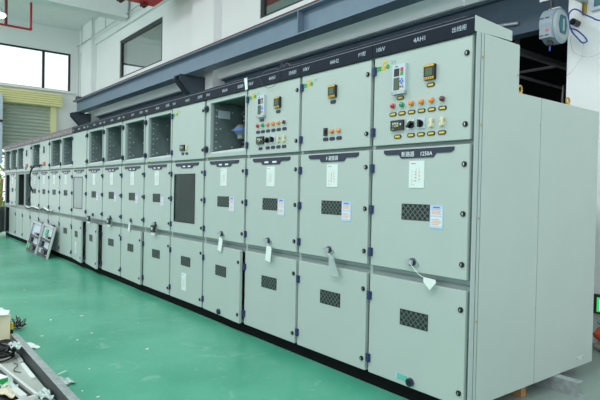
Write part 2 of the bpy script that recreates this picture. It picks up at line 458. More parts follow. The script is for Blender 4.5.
ORD = ['nearest', 'second', 'third', 'fourth', 'fifth', 'sixth', 'seventh', 'eighth', 'ninth', 'tenth', 'eleventh', 'twelfth', 'thirteenth', 'fourteenth', 'fifteenth', 'sixteenth', 'seventeenth', 'farthest']
DESC = {
 0: 'nearest pale green switchgear cabinet at the row end, yellow-labelled control panel and plain side',
 1: 'second cabinet from the near end, single meter and two amber lamps',
 2: 'third cabinet from the near end, full control panel with dark labels',
 3: 'fourth cabinet from the near end, wide open top compartment showing an insulator',
 4: 'fifth cabinet from the near end, closed plain top door above a dark glass window',
 5: 'sixth cabinet from the near end, open top, directly left of the glass-windowed one',
 6: 'seventh cabinet from the near end, open top, slim white tag hanging below its middle door',
 7: 'eighth cabinet from the near end, open top, lower door shut',
 8: 'ninth cabinet from the near end, open top and lower door ajar',
 9: 'tenth cabinet from the near end, blank closed top door above a pale glass window',
 10: 'eleventh cabinet from the near end, open top, just left of the pale glass window',
 11: 'twelfth cabinet from the near end, open top, behind the right leaning door frame',
 12: 'thirteenth cabinet from the near end, closed top door with one small amber panel',
 13: 'fourteenth cabinet from the near end, open top with black cable hanging out',
 14: 'fifteenth cabinet from the near end, closed control door above an open middle bay',
 15: 'sixteenth cabinet from the near end, open top and black open middle bay',
 16: 'seventeenth cabinet from the near end, second from the far end of the row',
 17: 'farthest cabinet at the far end of the row beside the shutter door'}
OPEN_TOP = {3, 5, 6, 7, 8, 10, 11, 13, 15, 16, 17}
MID_OPEN = {14: 'galvanised', 15: 'dark_inside', 17: 'dark_inside'}
AJAR = {3: 2.6, 8: 5.5, 9: 5.0, 6: 2.0}
def locks(par, zs, u=.75, du=0):
    for z in zs: put('lock', cached('lock', lock), par, (u-du, 0, z))
def hinges(par, zs, du=0):
    for z in zs: put('hinge', cached('hinge', hinge), par, (.016-du, 0, z))
for k in range(18):
    t = empty('switchgear_cabinet', DESC[k], 'electrical cabinet', (-W*(k+1), 0, 0), group='row of switchgear cabinets')
    put('carcass', cached('carcass', carcass), t)
    navy = 'header_film' if k >= 10 else 'header_navy'  # far headers in a brownish tone
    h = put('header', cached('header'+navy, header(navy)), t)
    names = {0: ('10kV', '4AH1', '出线柜'), 1: ('10kV', '4AH2', 'PT柜'), 2: ('10kV', '4AH3', '进线柜')}.get(k, ('10kV', '4AH%d' % (k+1), '出线柜'))
    text(names[0], .040, 'letter_grey', h, .075, -.0132, 2.298); text(names[1], .042, 'letter_grey', h, .41, -.0132, 2.298); text(names[2], .035, 'letter_grey', h, .70, -.0132, 2.298)
    # upper compartment
    if k in OPEN_TOP:
        def trim():
            b = MB(); f = 'frame_paint'
            b.box(.018, .105, .004, .036, 1.66, 2.25, f); b.box(.760, .786, .004, .036, 1.66, 2.25, f)
            b.box(.105, .760, .004, .036, 2.210, 2.25, f); b.box(.105, .760, .004, .036, 1.66, 1.70, f); return b
        put('compartment_frame', cached('trim', trim), t, bevel=.002)
        put('compartment_liner', cached('liner', liner), t); put('compartment_tray', cached('ledge', ledge), t, label='white sheet on the compartment floor')
        for z in (2.16, 1.745): put('hinge', cached('stub', hinge_stub), t, (.012, .012, z))
        b = MB(); b.cyl((.135, 1.678), .012, .000, .0045, 'y', 'yellow_dot', 10); put('yellow_sticker', b, t)
    else:
        d = put('upper_door', cached('updoor', panel_door(ZD1, ZT)), t, bevel=.003)
        hinges(d, (2.16, 1.745)); locks(d, (2.153, 1.743))
        if k != 9 and k < 12: put('logo', cached('logo', logo), d, (.085, 0, 2.185))
        if k == 0 or k == 2:
            y = k == 0; cap = cached(('cap', y), capsule(y))
            put('protection_relay', cached('relay', relay), d, (.251, 0, 2.075)); put('name_label', cap, d, (.251, 0, 1.955))
            put('power_meter', cached('meter', meter), d, (.493, 0, 2.081)); put('name_label', cap, d, (.495, 0, 2.005))
            for i, (u, c) in enumerate(((.192, 'lens_red'), (.269, 'lens_green'), (.348, 'lens_amber'), (.428, 'lens_amber'), (.506, 'lens_amber'), (.587, 'lens_dark'))):
                put('indicator_lamp', cached('lamp'+c, lamp(c)), d, (u, 0, 1.908), label={'lens_red': 'red lamp', 'lens_green': 'green lamp', 'lens_amber': 'amber lamp', 'lens_dark': 'dark red lamp'}[c])
                put('name_label', cap, d, (u, 0, 1.853))
            put('status_display', cached('display', display), d, (.236, 0, 1.777)); put('name_label', cap, d, (.236, 0, 1.704))
            for u, fn, nm in ((.348, rotary, 'rotary_switch'), (.428, switch, 'selector_switch'), (.506, keysw, 'key_switch'), (.587, keysw, 'key_switch')):
                put(nm, cached(nm, fn), d, (u, 0, 1.772)); put('name_label', cap, d, (u, 0, 1.706))
        elif k == 1:
            cap = cached(('cap', False), capsule(False))
            put('power_meter', cached('meter', meter), d, (.393, 0, 2.081)); put('name_label', cap, d, (.393, 0, 2.005))
            b = MB(); b.box(-.018, .018, -.012, .001, -.028, .030, 'relay_black'); b.box(-.009, .009, -.018, -.011, -.014, .014, 'black'); put('rocker_switch', b, d, (.317, 0, 1.786))
            for u in (.391, .467): put('indicator_lamp', cached('lamplens_amber', lamp('lens_amber')), d, (u, 0, 1.786), label='amber lamp')
            for u in (.317, .391, .467): put('name_label', cap, d, (u, 0, 1.732))
        elif k == 4:
            cap = cached(('cap', False), capsule(False))
            put('status_display', cached('display', display), d, (.293, 0, 1.787)); put('name_label', cap, d, (.293, 0, 1.722))
            put('key_switch', cached('key_switch', keysw), d, (.391, 0, 1.79)); put('name_label', cap, d, (.391, 0, 1.722))
        elif k in (12, 14):
            b = MB(); b.box(-.03, .03, -.018, .001, -.06, .07, 'relay_black'); b.box(-.02, .02, -.02, -.017, .0, .05, 'steel'); put('protection_relay', b, d, (.38, 0, 2.06))
            b = MB(); b.box(-.09, .09, -.014, .001, -.022, .022, 'orange'); b.box(-.09, .09, -.013, .001, -.055, -.025, 'relay_black'); put('indicator_strip', b, d, (.40, 0, 1.80), label='orange and black indicator strip')
            if k == 14:
                b = MB(); b.box(-.05, .05, -.014, .001, -.03, .03, 'relay_black'); put('status_display', b, d, (.30, 0, 1.70+.02))
    # middle door
    if k in MID_OPEN:
        put('middle_compartment', cached('mb'+MID_OPEN[k], mid_box(MID_OPEN[k])), t)
    else:
        if k in (4, 9):
            d = put('middle_door', cached('windoor', window_door), t)
            b = MB(); b.box(.098, .586, .002, .008, .973, 1.489, 'dark_glass' if k == 4 else 'plastic_film'); put('window_pane', b, d)
            put('middle_compartment', cached('mbx', mid_box('galvanised')), t)
        else:
            d = put('middle_door', cached('middoor', panel_door(ZC1, ZD0)), t, bevel=.003)
        hinges(d, (1.50, 1.22, .93)); locks(d, (1.512, 1.223, .928))
        if k == 0 or k == 1:
            nb = put('name_band', cached('band', nameband), d)
            if k == 0:
                text('断路器', .036, 'white_print', nb, .33, -.0072, 1.583); text('1250A', .036, 'white_print', nb, .475, -.0072, 1.583)
            else: text('F-避雷器', .036, 'white_print', nb, .40, -.0072, 1.583)
        else: put('name_band', cached('bandb', band_blank), d)
        if k not in (4, 9):
            put('wiring_diagram', cached('diagram', diagram()), d, (.401, 0, 1.456))
            put('vent_grille', cached('vent', vent()), d, (.397, 0, 1.218))
            if k < 9: put('warning_label', cached('warning', warning), d, (.561, 0, 1.196))
            if k not in (10, 11, 12, 13): put('turn_handle', cached('handle', handle), d, (.387, 0, .902))
    # lower door, some hang slightly open on their hinges
    if k == 17:
        put('lower_compartment', cached('low', low_box), t)
    d = put('lower_door', cached('lowdoor', panel_door(ZB, ZC0, 0, DU1-DU0)), t, (DU0, 0, 0), (0, 0, -math.radians(AJAR.get(k, 0))), bevel=.003)
    if k == 17: d.rotation_euler.z = -math.radians(22)
    hinges(d, (.63, .20), DU0); locks(d, (.665, .178), .75, DU0)
    if k not in (13, 14, 15, 16, 17):
        put('vent_grille', cached('vent', vent()), d, (.403-DU0, 0, .539))
    if k in (4, 9): put('wiring_diagram', cached('diag2', diagram(.11, .19)), d, (.37-DU0, 0, .31))
    if k in (0, 3):
        put('turn_handle', cached('rknob', round_knob), d, (.394-DU0, 0, .139)); 
        if k == 0: put('key_tag', cached('teal', teal_card), d, (.394-DU0, 0, .139), label='teal plastic tag')
    if k == 3:
        b = MB(); b.box(.13, .26, .37, .40, 1.72, 2.2, 'steel_dark')
        for i in range(10):
            for j in range(3): b.cyl((.155+j*.04, 1.75+i*.045), .009, .366, .372, 'y', 'ceramic', 8)
        put('perforated_rail', b, t)
        b = MB(); b.cyl((.36, .22), .045, 1.85, 1.89, 'z', 'galvanised', 16); b.cyl((.36, .22), .055, 1.89, 1.925, 'z', 'galvanised', 18, .08); b.cyl((.36, .22), .085, 1.925, 1.945, 'z', 'blue_button', 18)
        b.cyl((.36, .22), .08, 1.945, 1.99, 'z', 'galvanised', 18, .04); b.box(.34, .38, .2, .42, 1.86, 1.88, 'steel'); put('insulator', b, t, label='grey insulator with a blue band')
        put('cabinet_cable', MB().tube(smooth_path([(.30, .30, 1.72), (.31, .30, 1.95), (.30, .28, 2.15), (.24, .2, 2.2), (.12, .1, 2.2)]), .008, 'rubber'), t)
        b = MB(); b.box(.106, .110, .09, .23, 2.07, 2.15, 'relay_grey'); put('rating_plate', b, t)
    if k == 0:
        # finished side of the row end
        b = MB(); p = 'paint'
        b.box(.799, .806, .012, .050, ZB, 2.27, 'frame_paint'); b.box(.799, .803, .050, .056, ZB, 2.27, 'steel_dark'); b.box(.799, .808, .056, .078, ZB, 2.27, 'frame_paint')
        put('corner_post', b, t, bevel=.002)
        b = MB(); b.prism([(.084, ZB), (.7315, ZB), (.7315, 1.974), (.457, 1.974), (.457, 2.268), (.084, 2.268)], 'x', .799, .810, p); put('side_panel', b, t, bevel=.002)
        b = MB(); b.box(.799, .810, .738, 1.578, ZB, 1.974, p); put('side_panel', b, t, bevel=.002)
        for y, z in ((.067, 2.13), (.067, 1.74), (.067, 1.2), (.067, .6), (.44, 2.08)):
            b = MB(); b.cyl((y, z), .006, .808, .813, 'x', 'brass', 10); put('bolt', b, t)
        for y, z in ((.725, 1.80), (.725, 1.2), (.725, .6), (1.565, 1.8)):
            b = MB(); b.cyl((y, z), .005, .809, .812, 'x', 'brass', 10); put('bolt', b, t)
        b = MB(); b.box(.810, .812, 1.325, 1.435, .145, .172, 'tray_film'); b.cyl((1.335, .158), .006, .8115, .815, 'x', 'brass', 10); b.cyl((1.425, .158), .006, .8115, .815, 'x', 'brass', 10); put('data_plate', b, t, label='small white plate with two brass screws')
        for y in (.51, 1.14):
            b = MB(); b.cyl((.785, y), .016, 1.972, 1.984, 'z', 'brass', 14)
            pts = [(.785, y+.022*math.cos(a), 2.006+.022*math.sin(a)) for a in [i*math.pi/8 for i in range(17)]]
            b.tube(pts, .007, 'brass'); put('lifting_eye', b, t)
# base channels under the row
b = MB(); b.box(-14.3, -.02, .045, .051, 0, .098, 'base_dark'); b.box(-14.3, -.02, .051, .12, .092, .098, 'base_dark'); b.box(-14.3, -.02, .051, .12, 0, .006, 'base_dark')  # black base, with the shade under the doors put into its colour
tag(put('base_channel', b), 'dark steel channel running under the front of the cabinet row', 'steel channel')
b = MB(); b.box(-14.3, .175, 1.0, 1.008, 0, .098, 'steel'); b.box(-14.3, .175, 1.008, 1.07, .090, .098, 'steel'); b.box(-14.3, .175, 1.008, 1.07, 0, .007, 'steel')
tag(put('base_channel', b), 'steel channel sticking out under the rear of the nearest cabinet', 'steel channel')
b = MB(); b.box(-.30, -.05, .69, .75, 0, .096, 'wood'); tag(put('wood_block', b, bevel=.003), 'tan wooden block propping the nearest cabinet beside the steel channel', 'wood block')

# tags hanging on the middle doors
def card(w, h, m='paper'):
    b = MB(); b.prism([(-w/2, -h/2), (w/2, -h/2), (w/2, h/2-.012), (w/2-.012, h/2), (-w/2+.012, h/2), (-w/2, h/2-.012)], 'y', -.001, .001, m); return b
def hang_tag(X, Z, w, h, lab, rot=0, mat_='paper', knobz=.895, knobx=None, yy=-.034):
    o = empty('hanging_tag', lab, 'tag', (X, yy, Z), (0, rot, 0), group='tags hanging from the middle door handles')
    put('card', card(w, h, mat_), o)
    kx = knobx if knobx is not None else X
    R = Matrix.Rotation(-rot, 3, 'Y'); e = R @ Vector((kx-X, -.004, knobz-Z))
    put('string', MB().tube([(0, 0, h/2-.004), tuple((Vector((0, 0, h/2))+e)*.5+Vector((.008, 0, 0))), tuple(e)], .0018, 'paper', 6), o)
o = empty('hanging_tag', 'white pointed paper tag hanging below the nearest middle door', 'tag', (-.255, -.034, .790), group='tags hanging from the middle door handles')
b = MB(); b.prism([(-.045, .035), (.045, .03), (.05, .012), (.005, -.038), (-.045, .005)], 'y', -.001, .001, 'paper'); put('card', b, o)
put('string', MB().tube(smooth_path([(-.02, 0, .03), (-.08, .0, .045), (-.155, -.004, .11)]), .0018, 'paper', 6), o)
o = empty('hanging_tag', 'clear plastic tag on white string at the second cabinet handle', 'tag', (-1.155, -.034, .80), (0, math.radians(-10), 0), group='tags hanging from the middle door handles')
b = MB(); b.prism([(-.03, -.075), (.075, -.10), (.03, .06), (-.02, .07)], 'y', -.001, .001, 'film'); b.mats = ['plastic_film']; put('card', b, o)
put('string', MB().tube(smooth_path([(-.0, 0, .065), (-.03, .0, .09), (-.03, -.004, .11)]), .0018, 'paper', 6), o)
hang_tag(-1.965, .795, .075, .13, 'white paper tag hanging from the third cabinet handle', .12, knobx=-2.0)
hang_tag(-2.79, .800, .070, .13, 'white paper tag hanging from the fourth cabinet handle', .22, knobx=-2.82)
hang_tag(-5.20, .81, .055, .11, 'slim white tag hanging from the seventh cabinet handle', .2, knobx=-5.213)
for X, lab in ((-4.413, 'dark key lock hanging from the sixth cabinet handle'), (-6.81, 'dark key lock hanging from the ninth cabinet handle'), (-6.0, 'dark key lock hanging from the eighth cabinet handle')):
    o = empty('key_lock', lab, 'lock', (X, -.034 if X > -6.5 else -.072, .855), group='key locks on middle door handles')
    b = MB(); b.box(-.045, .045, -.014, .012, -.055, .03, 'steel_dark'); b.cyl((0, -.01), .02, -.02, -.013, 'y', 'ceramic', 14); put('lock_body', b, o)
    b = MB(); b.box(-.05, .05, -.004, .004, -.085, -.058, 'paper'); put('card', b, o)

# wire and tape on the headers
tag(put('loose_wire', MB().tube(smooth_path([(-3.1, -.012, 2.3625), (-2.5, -.006, 2.3625), (-2.2, -.012, 2.34), (-2.1, -.014, 2.37), (-1.97, -.01, 2.375), (-1.9, .0, 2.365), (-1.86, -.01, 2.40), (-1.83, -.005, 2.37), (-1.79, -.01, 2.395), (-1.74, -.01, 2.37), (-1.68, -.005, 2.3625), (-.9, -.004, 2.3625), (-.06, -.004, 2.3625)], 8), .0022, 'wire_mauve')), 'thin pinkish wire lying along the top of the near headers', 'wire')
tag(put('loose_wire', MB().tube(smooth_path([(-2.17, -.02, 2.362), (-2.13, -.022, 2.27), (-2.05, -.02, 2.222), (-1.96, -.02, 2.225), (-1.90, -.02, 2.26), (-1.87, -.02, 2.362)]), .0018, 'steel_dark')), 'dark loop of wire drooping over the third cabinet header', 'wire')
b = MB(); b.prism([(-.03, .055), (.02, .06), (.035, -.05), (-.005, -.055)], 'y', -.002, .001, 'label_white'); b.box(-.03, .02, -.002, .03, .055, .058, 'label_white')
tag(put('tape_strip', b, loc=(-2.405, -.015, 2.305)), 'pale strip of tape over the header joint by the fourth cabinet', 'tape')

# black cables out of the far cabinets
tag(put('black_cable', MB().tube(smooth_path([(-10.15, .1, 1.74), (-10.25, -.03, 1.76), (-10.5, -.08, 1.75), (-10.8, -.09, 1.62), (-10.95, -.08, 1.4), (-10.98, .0, 1.2), (-10.95, .1, .92)]), .018, 'rubber', 10)), 'thick black cable drooping out of a far open top compartment', 'cable')
tag(put('black_cable', MB().tube(smooth_path([(-11.3, .12, 1.55), (-11.35, .0, 1.4), (-11.25, .06, 1.2), (-11.4, .0, 1.0), (-11.3, .1, .9)]), .016, 'rubber', 8)), 'thin black cable curling in the open middle bay of the far cabinets', 'cable')
b = MB()
for pts in ([(-11.6, -.03, .86), (-11.2, -.05, .84), (-10.8, -.04, .87), (-10.3, -.05, .85)], [(-10.1, -.03, .85), (-9.8, -.05, .88), (-9.5, -.04, .84), (-9.3, -.04, .86)]):
    b.tube(smooth_path(pts), .02, 'steel_dark')
    b.tube(smooth_path([(p[0]+.1, p[1], p[2]+.015) for p in pts]), .016, 'paper')
tag(put('wire_bundle', b), 'bundle of grey and white wires along the ledge of the far cabinets', 'wires')

# two door frames leaning on the row
def lean_frame(p, w, h, lab, tilt, lean, gx=.3, gz=.64):
    o = empty('door_frame', lab, 'door frame', p, (lean, tilt, 0), group='door frames leaning on the row')
    b = MB(); t = .05; m = 'steel'
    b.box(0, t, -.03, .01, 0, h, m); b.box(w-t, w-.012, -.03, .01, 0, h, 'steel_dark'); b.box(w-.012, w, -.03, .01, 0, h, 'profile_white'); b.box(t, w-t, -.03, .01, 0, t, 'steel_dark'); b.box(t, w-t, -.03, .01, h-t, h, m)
    put('frame', b, o, bevel=.003)
    b = MB(); b.box(t, w-t, .0, .008, t, h-t, 'relay_grey'); put('panel', b, o)
    b = MB(); b.box(t, w-t, -.035, .0, h*.50, h*.54, 'steel_dark'); b.box(t, w-t, -.035, 0, h*.26, h*.29, 'steel_dark'); put('crossbar', b, o)
    b = MB(); b.box(w*gx, w*(gx+.2), -.02, .0, h*gz, h*(gz+.2), 'green'); put('green_sticker', b, o)
    b = MB(); b.box(w*.18, w*.40, -.05, 0, h*.32, h*.46, 'steel_dark'); b.box(w*.5, w*.8, -.05, 0, h*.12, h*.24, 'steel_dark'); b.box(w*.55, w*.8, -.05, 0, h*.6, h*.66, 'relay_black'); put('latch_box', b, o)
lean_frame((-9.60, -.20, .012), .80, .62, 'right of two leaning cabinet door frames, green sticker inside', math.radians(3), -math.radians(13))
lean_frame((-10.50, -.20, .012), .80, .62, 'left of two cabinet door frames leaning on the row', math.radians(3), -math.radians(13), .07, .08)

# ------------------------------------------------------------------ building
struct('floor', MB().box(-16.3, 9, -12, 8.6, -.1, 0, 'floor'))
CZ = 6.3
struct('ceiling', MB().box(-16.3, 4.5, -7.5, 2.7, CZ, CZ+.15, 'ceiling_white'))
b = MB(); b.box(-12.24, -11.85, -7.5, 2.35, 5.66, CZ, 'ceiling_white'); struct('trim_1', b)
# end wall with window and shutter opening
EX = -16.3
b = MB(); w = 'wall_white'
b.box(EX-.25, EX, -12, -6, 0, CZ, w); b.box(EX-.25, EX, 1.60, 2.7, 0, 4.33, w); b.box(EX-.25, EX, -6, 1.60, 3.95, 4.33, w)
b.box(EX-.25, EX, -6, 2.7, 5.53, CZ, w); b.box(EX-.25, EX, 2.16, 2.7, 4.33, 5.53, w); b.box(EX-.25, EX, -6, -4.6, 0, 3.95, w)
struct('wall_end', b)
b = MB(); fm = 'window_frame'
for y in (-4.85, -3.6, -2.36, -1.12, .13, 1.37): b.box(EX-.05, EX+.01, y-.035, y+.035, 4.36, 5.50, fm)
for y0, y1 in ((-6, -5.95), (2.10, 2.16)): b.box(EX-.05, EX+.01, y0, y1, 4.33, 5.53, fm)
b.box(EX-.05, EX+.01, -5.95, 2.10, 5.48, 5.53, fm); b.box(EX-.05, EX+.01, -5.95, 2.10, 4.33, 4.36, fm)
wf = struct('window_1', b); put('pane', MB().box(EX-.03, EX-.024, -5.95, 2.10, 4.36, 5.48, 'clear_glass'), wf)
b = MB(); b.box(EX, EX+.14, -6, 2.3, 4.27, 4.33, 'wall_white'); struct('trim_2', b)
# roller shutter
sh = empty('roller_shutter', 'cream roller shutter half lowered in the far end doorway', 'roller shutter', (EX, -1.3, 0))
b = MB(); H0, H1 = 3.78, 4.18
prof = []
n = 6
for i in range(n):
    z = H0+(H1-H0)*i/n; dz = (H1-H0)/n
    prof += [(.30, z), (.335, z+dz*.2), (.335, z+dz*.8), (.30, z+dz)]
pts = [(x, z) for x, z in prof]+[(.0, H1), (.0, H0)]
vs = [(p[0], -3.5, p[1]) for p in pts]+[(p[0], 3.15, p[1]) for p in pts]; N = len(pts)
b.add(vs, [tuple(range(N)), tuple(range(2*N-1, N-1, -1))]+[(i, (i+1) % N, (i+1) % N+N, i+N) for i in range(N)], 'shutter_cream')
put('housing', b, sh)
b = MB(); z = 2.40; SH = .105
while z < 3.78:
    b.add([(.02, -3.0, z), (.06, -3.0, z+SH*.35), (.045, -3.0, z+SH*.75), (.02, -3.0, z+SH), (.02, 2.87, z), (.06, 2.87, z+SH*.35), (.045, 2.87, z+SH*.75), (.02, 2.87, z+SH)],
          [(0, 1, 5, 4), (1, 2, 6, 5), (2, 3, 7, 6), (3, 0, 4, 7), (0, 3, 2, 1), (4, 5, 6, 7)], 'shutter_slat'); z += SH
put('curtain', b, sh)
b = MB(); b.box(-.02, .14, 2.87, 3.03, 0, 3.78, 'shutter_cream'); put('guide_rail', b, sh)
b = MB(); b.box(-.02, .14, -3.1, -2.94, 0, 3.78, 'shutter_cream'); put('guide_rail', b, sh)
# outside
struct('ground_outside', MB().box(-40, EX-.25, -25, 20, -.12, -.02, 'pavement'))
def bush(x, y, s, lab, seed):
    rnd = random.Random(seed); b = MB()
    for i in range(700):
        th = rnd.uniform(0, 2*math.pi); ph = math.acos(rnd.uniform(-1, 1)); r = s*rnd.uniform(.6, 1)*(1+.2*math.sin(3*th+seed))
        c = Vector((r*math.sin(ph)*math.cos(th), r*math.sin(ph)*math.sin(th), s*1.15+r*1.1*math.cos(ph)))
        a = Vector((rnd.uniform(-1, 1), rnd.uniform(-1, 1), rnd.uniform(-1, 1))).normalized(); d = a.cross(Vector((0, 0, 1))).normalized(); q = .12
        b.add([c+a*q, c+d*q*.5, c-a*q, c-d*q*.5], [(0, 1, 2, 3)], 'foliage')
    o = empty('bush', lab, 'bush', (x, y, 0)); put('foliage', b, o)
    put('trunk', MB().tube([(0, 0, -.02), (.03, 0, s*.6), (0, .05, s*1.2)], .06, 'wood'), o)
bush(-20.5, .9, 1.3, 'green bush outside the far doorway, just left of the row end', 3)
bush(-22, 3.4, 1.2, 'green bush outside, mostly hidden behind the row end', 4)
# side wall (long), with windows, lintel and columns
b = MB(); Y0, Y1 = 2.5, 2.7
segs = [(-12.81, -10.04), (-6.0, -3.2)]
b.box(EX, 4.5, Y0, Y1, 3.45, 4.28, w); b.box(EX, 4.5, Y0, Y1, 5.30, CZ, w)
xs = [EX, -12.81, -10.04, -6.0, -3.2, 4.5]
for i in (0, 2, 4): b.box(xs[i], xs[i+1], Y0, Y1, 4.28, 5.30, w)
b.box(-.69, 4.5, Y0, Y1, 0, 3.45, w)
struct('wall_side', b)
b = MB(); b.box(EX, -1.86, 2.46, 2.5, 3.445, 3.80, 'lintel_white'); struct('trim_3', b)
b = MB(); b.box(EX, 4.5, 2.43, 2.5, 5.58, CZ, w); struct('trim_4', b)
for i, (x0, x1) in enumerate(segs):
    b = MB(); t = .09; y0, y1 = 2.52, 2.60
    b.box(x0, x0+t, y0, y1, 4.28, 5.30, fm); b.box(x1-t, x1, y0, y1, 4.28, 5.30, fm); b.box(x0+t, x1-t, y0, y1, 4.28, 4.28+.04, fm); b.box(x0+t, x1-t, y0, y1, 5.30-t, 5.30, fm)
    o = struct('window_%d' % (i+2), b); put('pane', MB().box(x0+t, x1-t, 2.55, 2.556, 4.32, 5.21, 'mirror_glass'), o)
# columns
for i, (x0, x1) in enumerate(((-15.76, -14.77), (-8.23, -7.33))):
    struct('trim_%d' % (5+i), MB().box(x0, x1, 2.34, 2.5 if i == 9 else 2.72, 0, CZ, 'wall_white'))
# dark neighbouring bay, closed; its lack of light is put into the wall colour
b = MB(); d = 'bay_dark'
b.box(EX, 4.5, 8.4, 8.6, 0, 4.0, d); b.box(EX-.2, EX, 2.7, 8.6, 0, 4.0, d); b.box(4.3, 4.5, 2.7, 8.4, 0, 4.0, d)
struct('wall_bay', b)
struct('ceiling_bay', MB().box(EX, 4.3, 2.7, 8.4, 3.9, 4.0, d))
# rooms behind the upper windows
b = MB(); b.box(EX, 4.5, 6.2, 6.3, 4.0, 6.6, 'wall_white'); b.box(EX, 4.5, 2.7, 6.2, 6.5, 6.6, 'ceiling_white'); b.box(EX, 4.5, 2.7, 6.2, 4.0, 4.1, 'wall_white')
struct('wall_upper_room', b)
# slate beam under the lintel
b = MB(); s = 'slate_dark'
b.box(EX+.05, -.71, 2.60, 2.62, 3.02, 3.42, s); b.box(EX+.05, -.71, 2.53, 2.69, 3.42, 3.445, s); b.box(EX+.05, -.71, 2.53, 2.69, 3.0, 3.02, s)
tag(put('steel_beam', b), 'dark slate steel beam under the white lintel behind the row', 'steel beam')
b = MB(); b.tube([(-1.52, 2.58, 3.16), (-1.25, 2.58, 3.11+.02)], .018, 'steel', 10); tag(put('tube_lamp', b), 'short grey tube lamp on the dark slate beam above the nearest cabinet', 'lamp')
# crane girder on brackets
g = empty('crane_girder', 'long blue-grey I-beam crane girder with rusty rail along the wall', 'crane girder', (0, 2.02, 3.50))
b = MB(); m = 'beam_slate'; xa, xb = -15.0, 4.4
b.box(xa, xb, -.01, .01, .02, .33, m); b.box(xa, xb, -.12, .12, 0, .02, m); b.box(xa, xb, -.12, .12, .33, .35, m)
for x in (-4.15,): b.box(x, x+.012, -.12, .0, .02, .33, m)
put('beam', b, g)
b = MB(); b.box(xa, xb, -.125, -.05, .35, .37, 'rust'); b.box(xa, xb, -.03, .03, .35, .375, 'rust'); put('rail', b, g, label='rust-brown rail')
b = MB(); b.box(xa-.0, xa+.12, -.05, .1, .35, .50, 'steel_dark'); b.box(xa+.12, xa+.2, -.04, .06, .37, .46, 'reel_teal'); put('end_stop', b, g)
for i, X in enumerate((-15.0, -7.9)):
    o = empty('wall_bracket', ['dark slate bracket carrying the far end of the crane girder', 'dark slate triangular bracket carrying the crane girder at the middle column'][i], 'bracket', (X, 2.34, 3.50), group='girder brackets')
    b = MB(); q = 'bracket_slate'
    for dx in (0, .24): b.prism([(0, 0), (-.52, 0), (-.52, -.10), (-.06, -.60), (0, -.60)], 'x', dx-.008, dx+.008, q)
    b.box(-.03, .27, -.52, 0, -.015, 0, q); b.box(-.03, .27, -.012, 0, -.62, -.015, q)
    put('gusset', b, o)
# conduit along the wall corner
b = MB(); b.tube(smooth_path([(-15.9, 2.3, 3.9), (-15.9, 2.3, 5.6), (-15.88, 2.3, 5.73), (-15.7, 2.3, 5.74), (-10.98, 2.3, 5.75), (-6.0, 2.3, 5.75)], 6), .014, 'conduit')
for X in (-15.6, -14.6, -13.4, -11.7): b.tube([(X, 2.3, 5.74), (X, 2.3, CZ)], .012, 'conduit')
tag(put('conduit_pipe', b), 'thin grey conduit pipe running up the corner and along the wall', 'pipe')
# red pipes
b = MB(); b.tube(smooth_path([(-14, -6, 5.47), (-14, -.2, 5.476), (-14, .5, 5.48), (-14, .535, 5.51), (-14, .535, 5.6), (-14, .535, CZ)], 4), .03, 'red_paint')
tag(put('sprinkler_pipe', b), 'red sprinkler pipe turning up at its end, top left', 'pipe')
tag(put('hanging_rod', MB().tube([(-13, -.22, CZ), (-13, -.22, 5.2)], .035, 'dark_red')), 'dark red vertical pipe hanging from ceiling, top left', 'pipe')
# red hoist beam
o = empty('hoist_beam', 'red painted hoist beam end with dark bolted clamps, top centre left', 'hoist beam', (-9.45, 1.63, 5.26))
b = MB(); b.box(0, 4.0, -.4, .4, 0, .02, 'red_paint'); b.box(0, 4.0, -.32, -.28, .02, .5, 'red_paint'); b.box(0, 4.0, .28, .32, .02, .5, 'red_paint'); b.box(0, 4.0, -.4, .4, .5, .52, 'red_paint'); b.box(0, .02, -.32, .32, .02, .5, 'red_paint'); put('box_beam', b, o)
for y in (-.34, .16):
    b = MB(); b.box(-.04, .12, y-.05, y+.07, -.05, 0, 'rust'); b.cyl((.05, y), .03, -.09, -.04, 'z', 'steel_dark', 12); put('clamp', b, o)
# high bay lamps
def high_bay(x, y, z, lab):
    o = empty('high_bay_lamp', lab, 'lamp', (x, y, z), group='high bay lamps')
    b = MB(); b.cyl((0, 0), .22, 0, .02, 'z', 'lamp_white', 28); put('lens', b, o)
    b = MB(); b.cyl((0, 0), .25, .0201, .22, 'z', 'relay_grey', 28, .09); b.cyl((0, 0), .07, .22, .42, 'z', 'steel_dark', 16); put('reflector', b, o)
    put('cord', MB().tube([(0, 0, .42), (0, 0, CZ-z)], .01, 'rubber'), o)
high_bay(-10, -.95, 4.58, 'white high bay lamp cut off by the left picture edge')
# steel box hung at left picture edge
o = empty('hanging_control_box', 'tall pale blue-grey steel box with dark front at the left picture edge', 'control box', (-15.8, -.15, 1.95))
b = MB(); b.box(-.12, .12, -.45, .32, 0, 2.0, 'relay_grey'); put('case', b, o, bevel=.01)
b = MB(); b.box(.12, .125, -.40, .22, .55, 1.9, 'slate_dark'); put('front_panel', b, o); b = MB(); b.cyl((.27, 1.22), .04, .12, .17, 'x', 'black', 12); put('knob', b, o)
put('support', MB().box(-.04, .04, -.1, -.02, 2.0, CZ-1.95, 'relay_grey'), o)

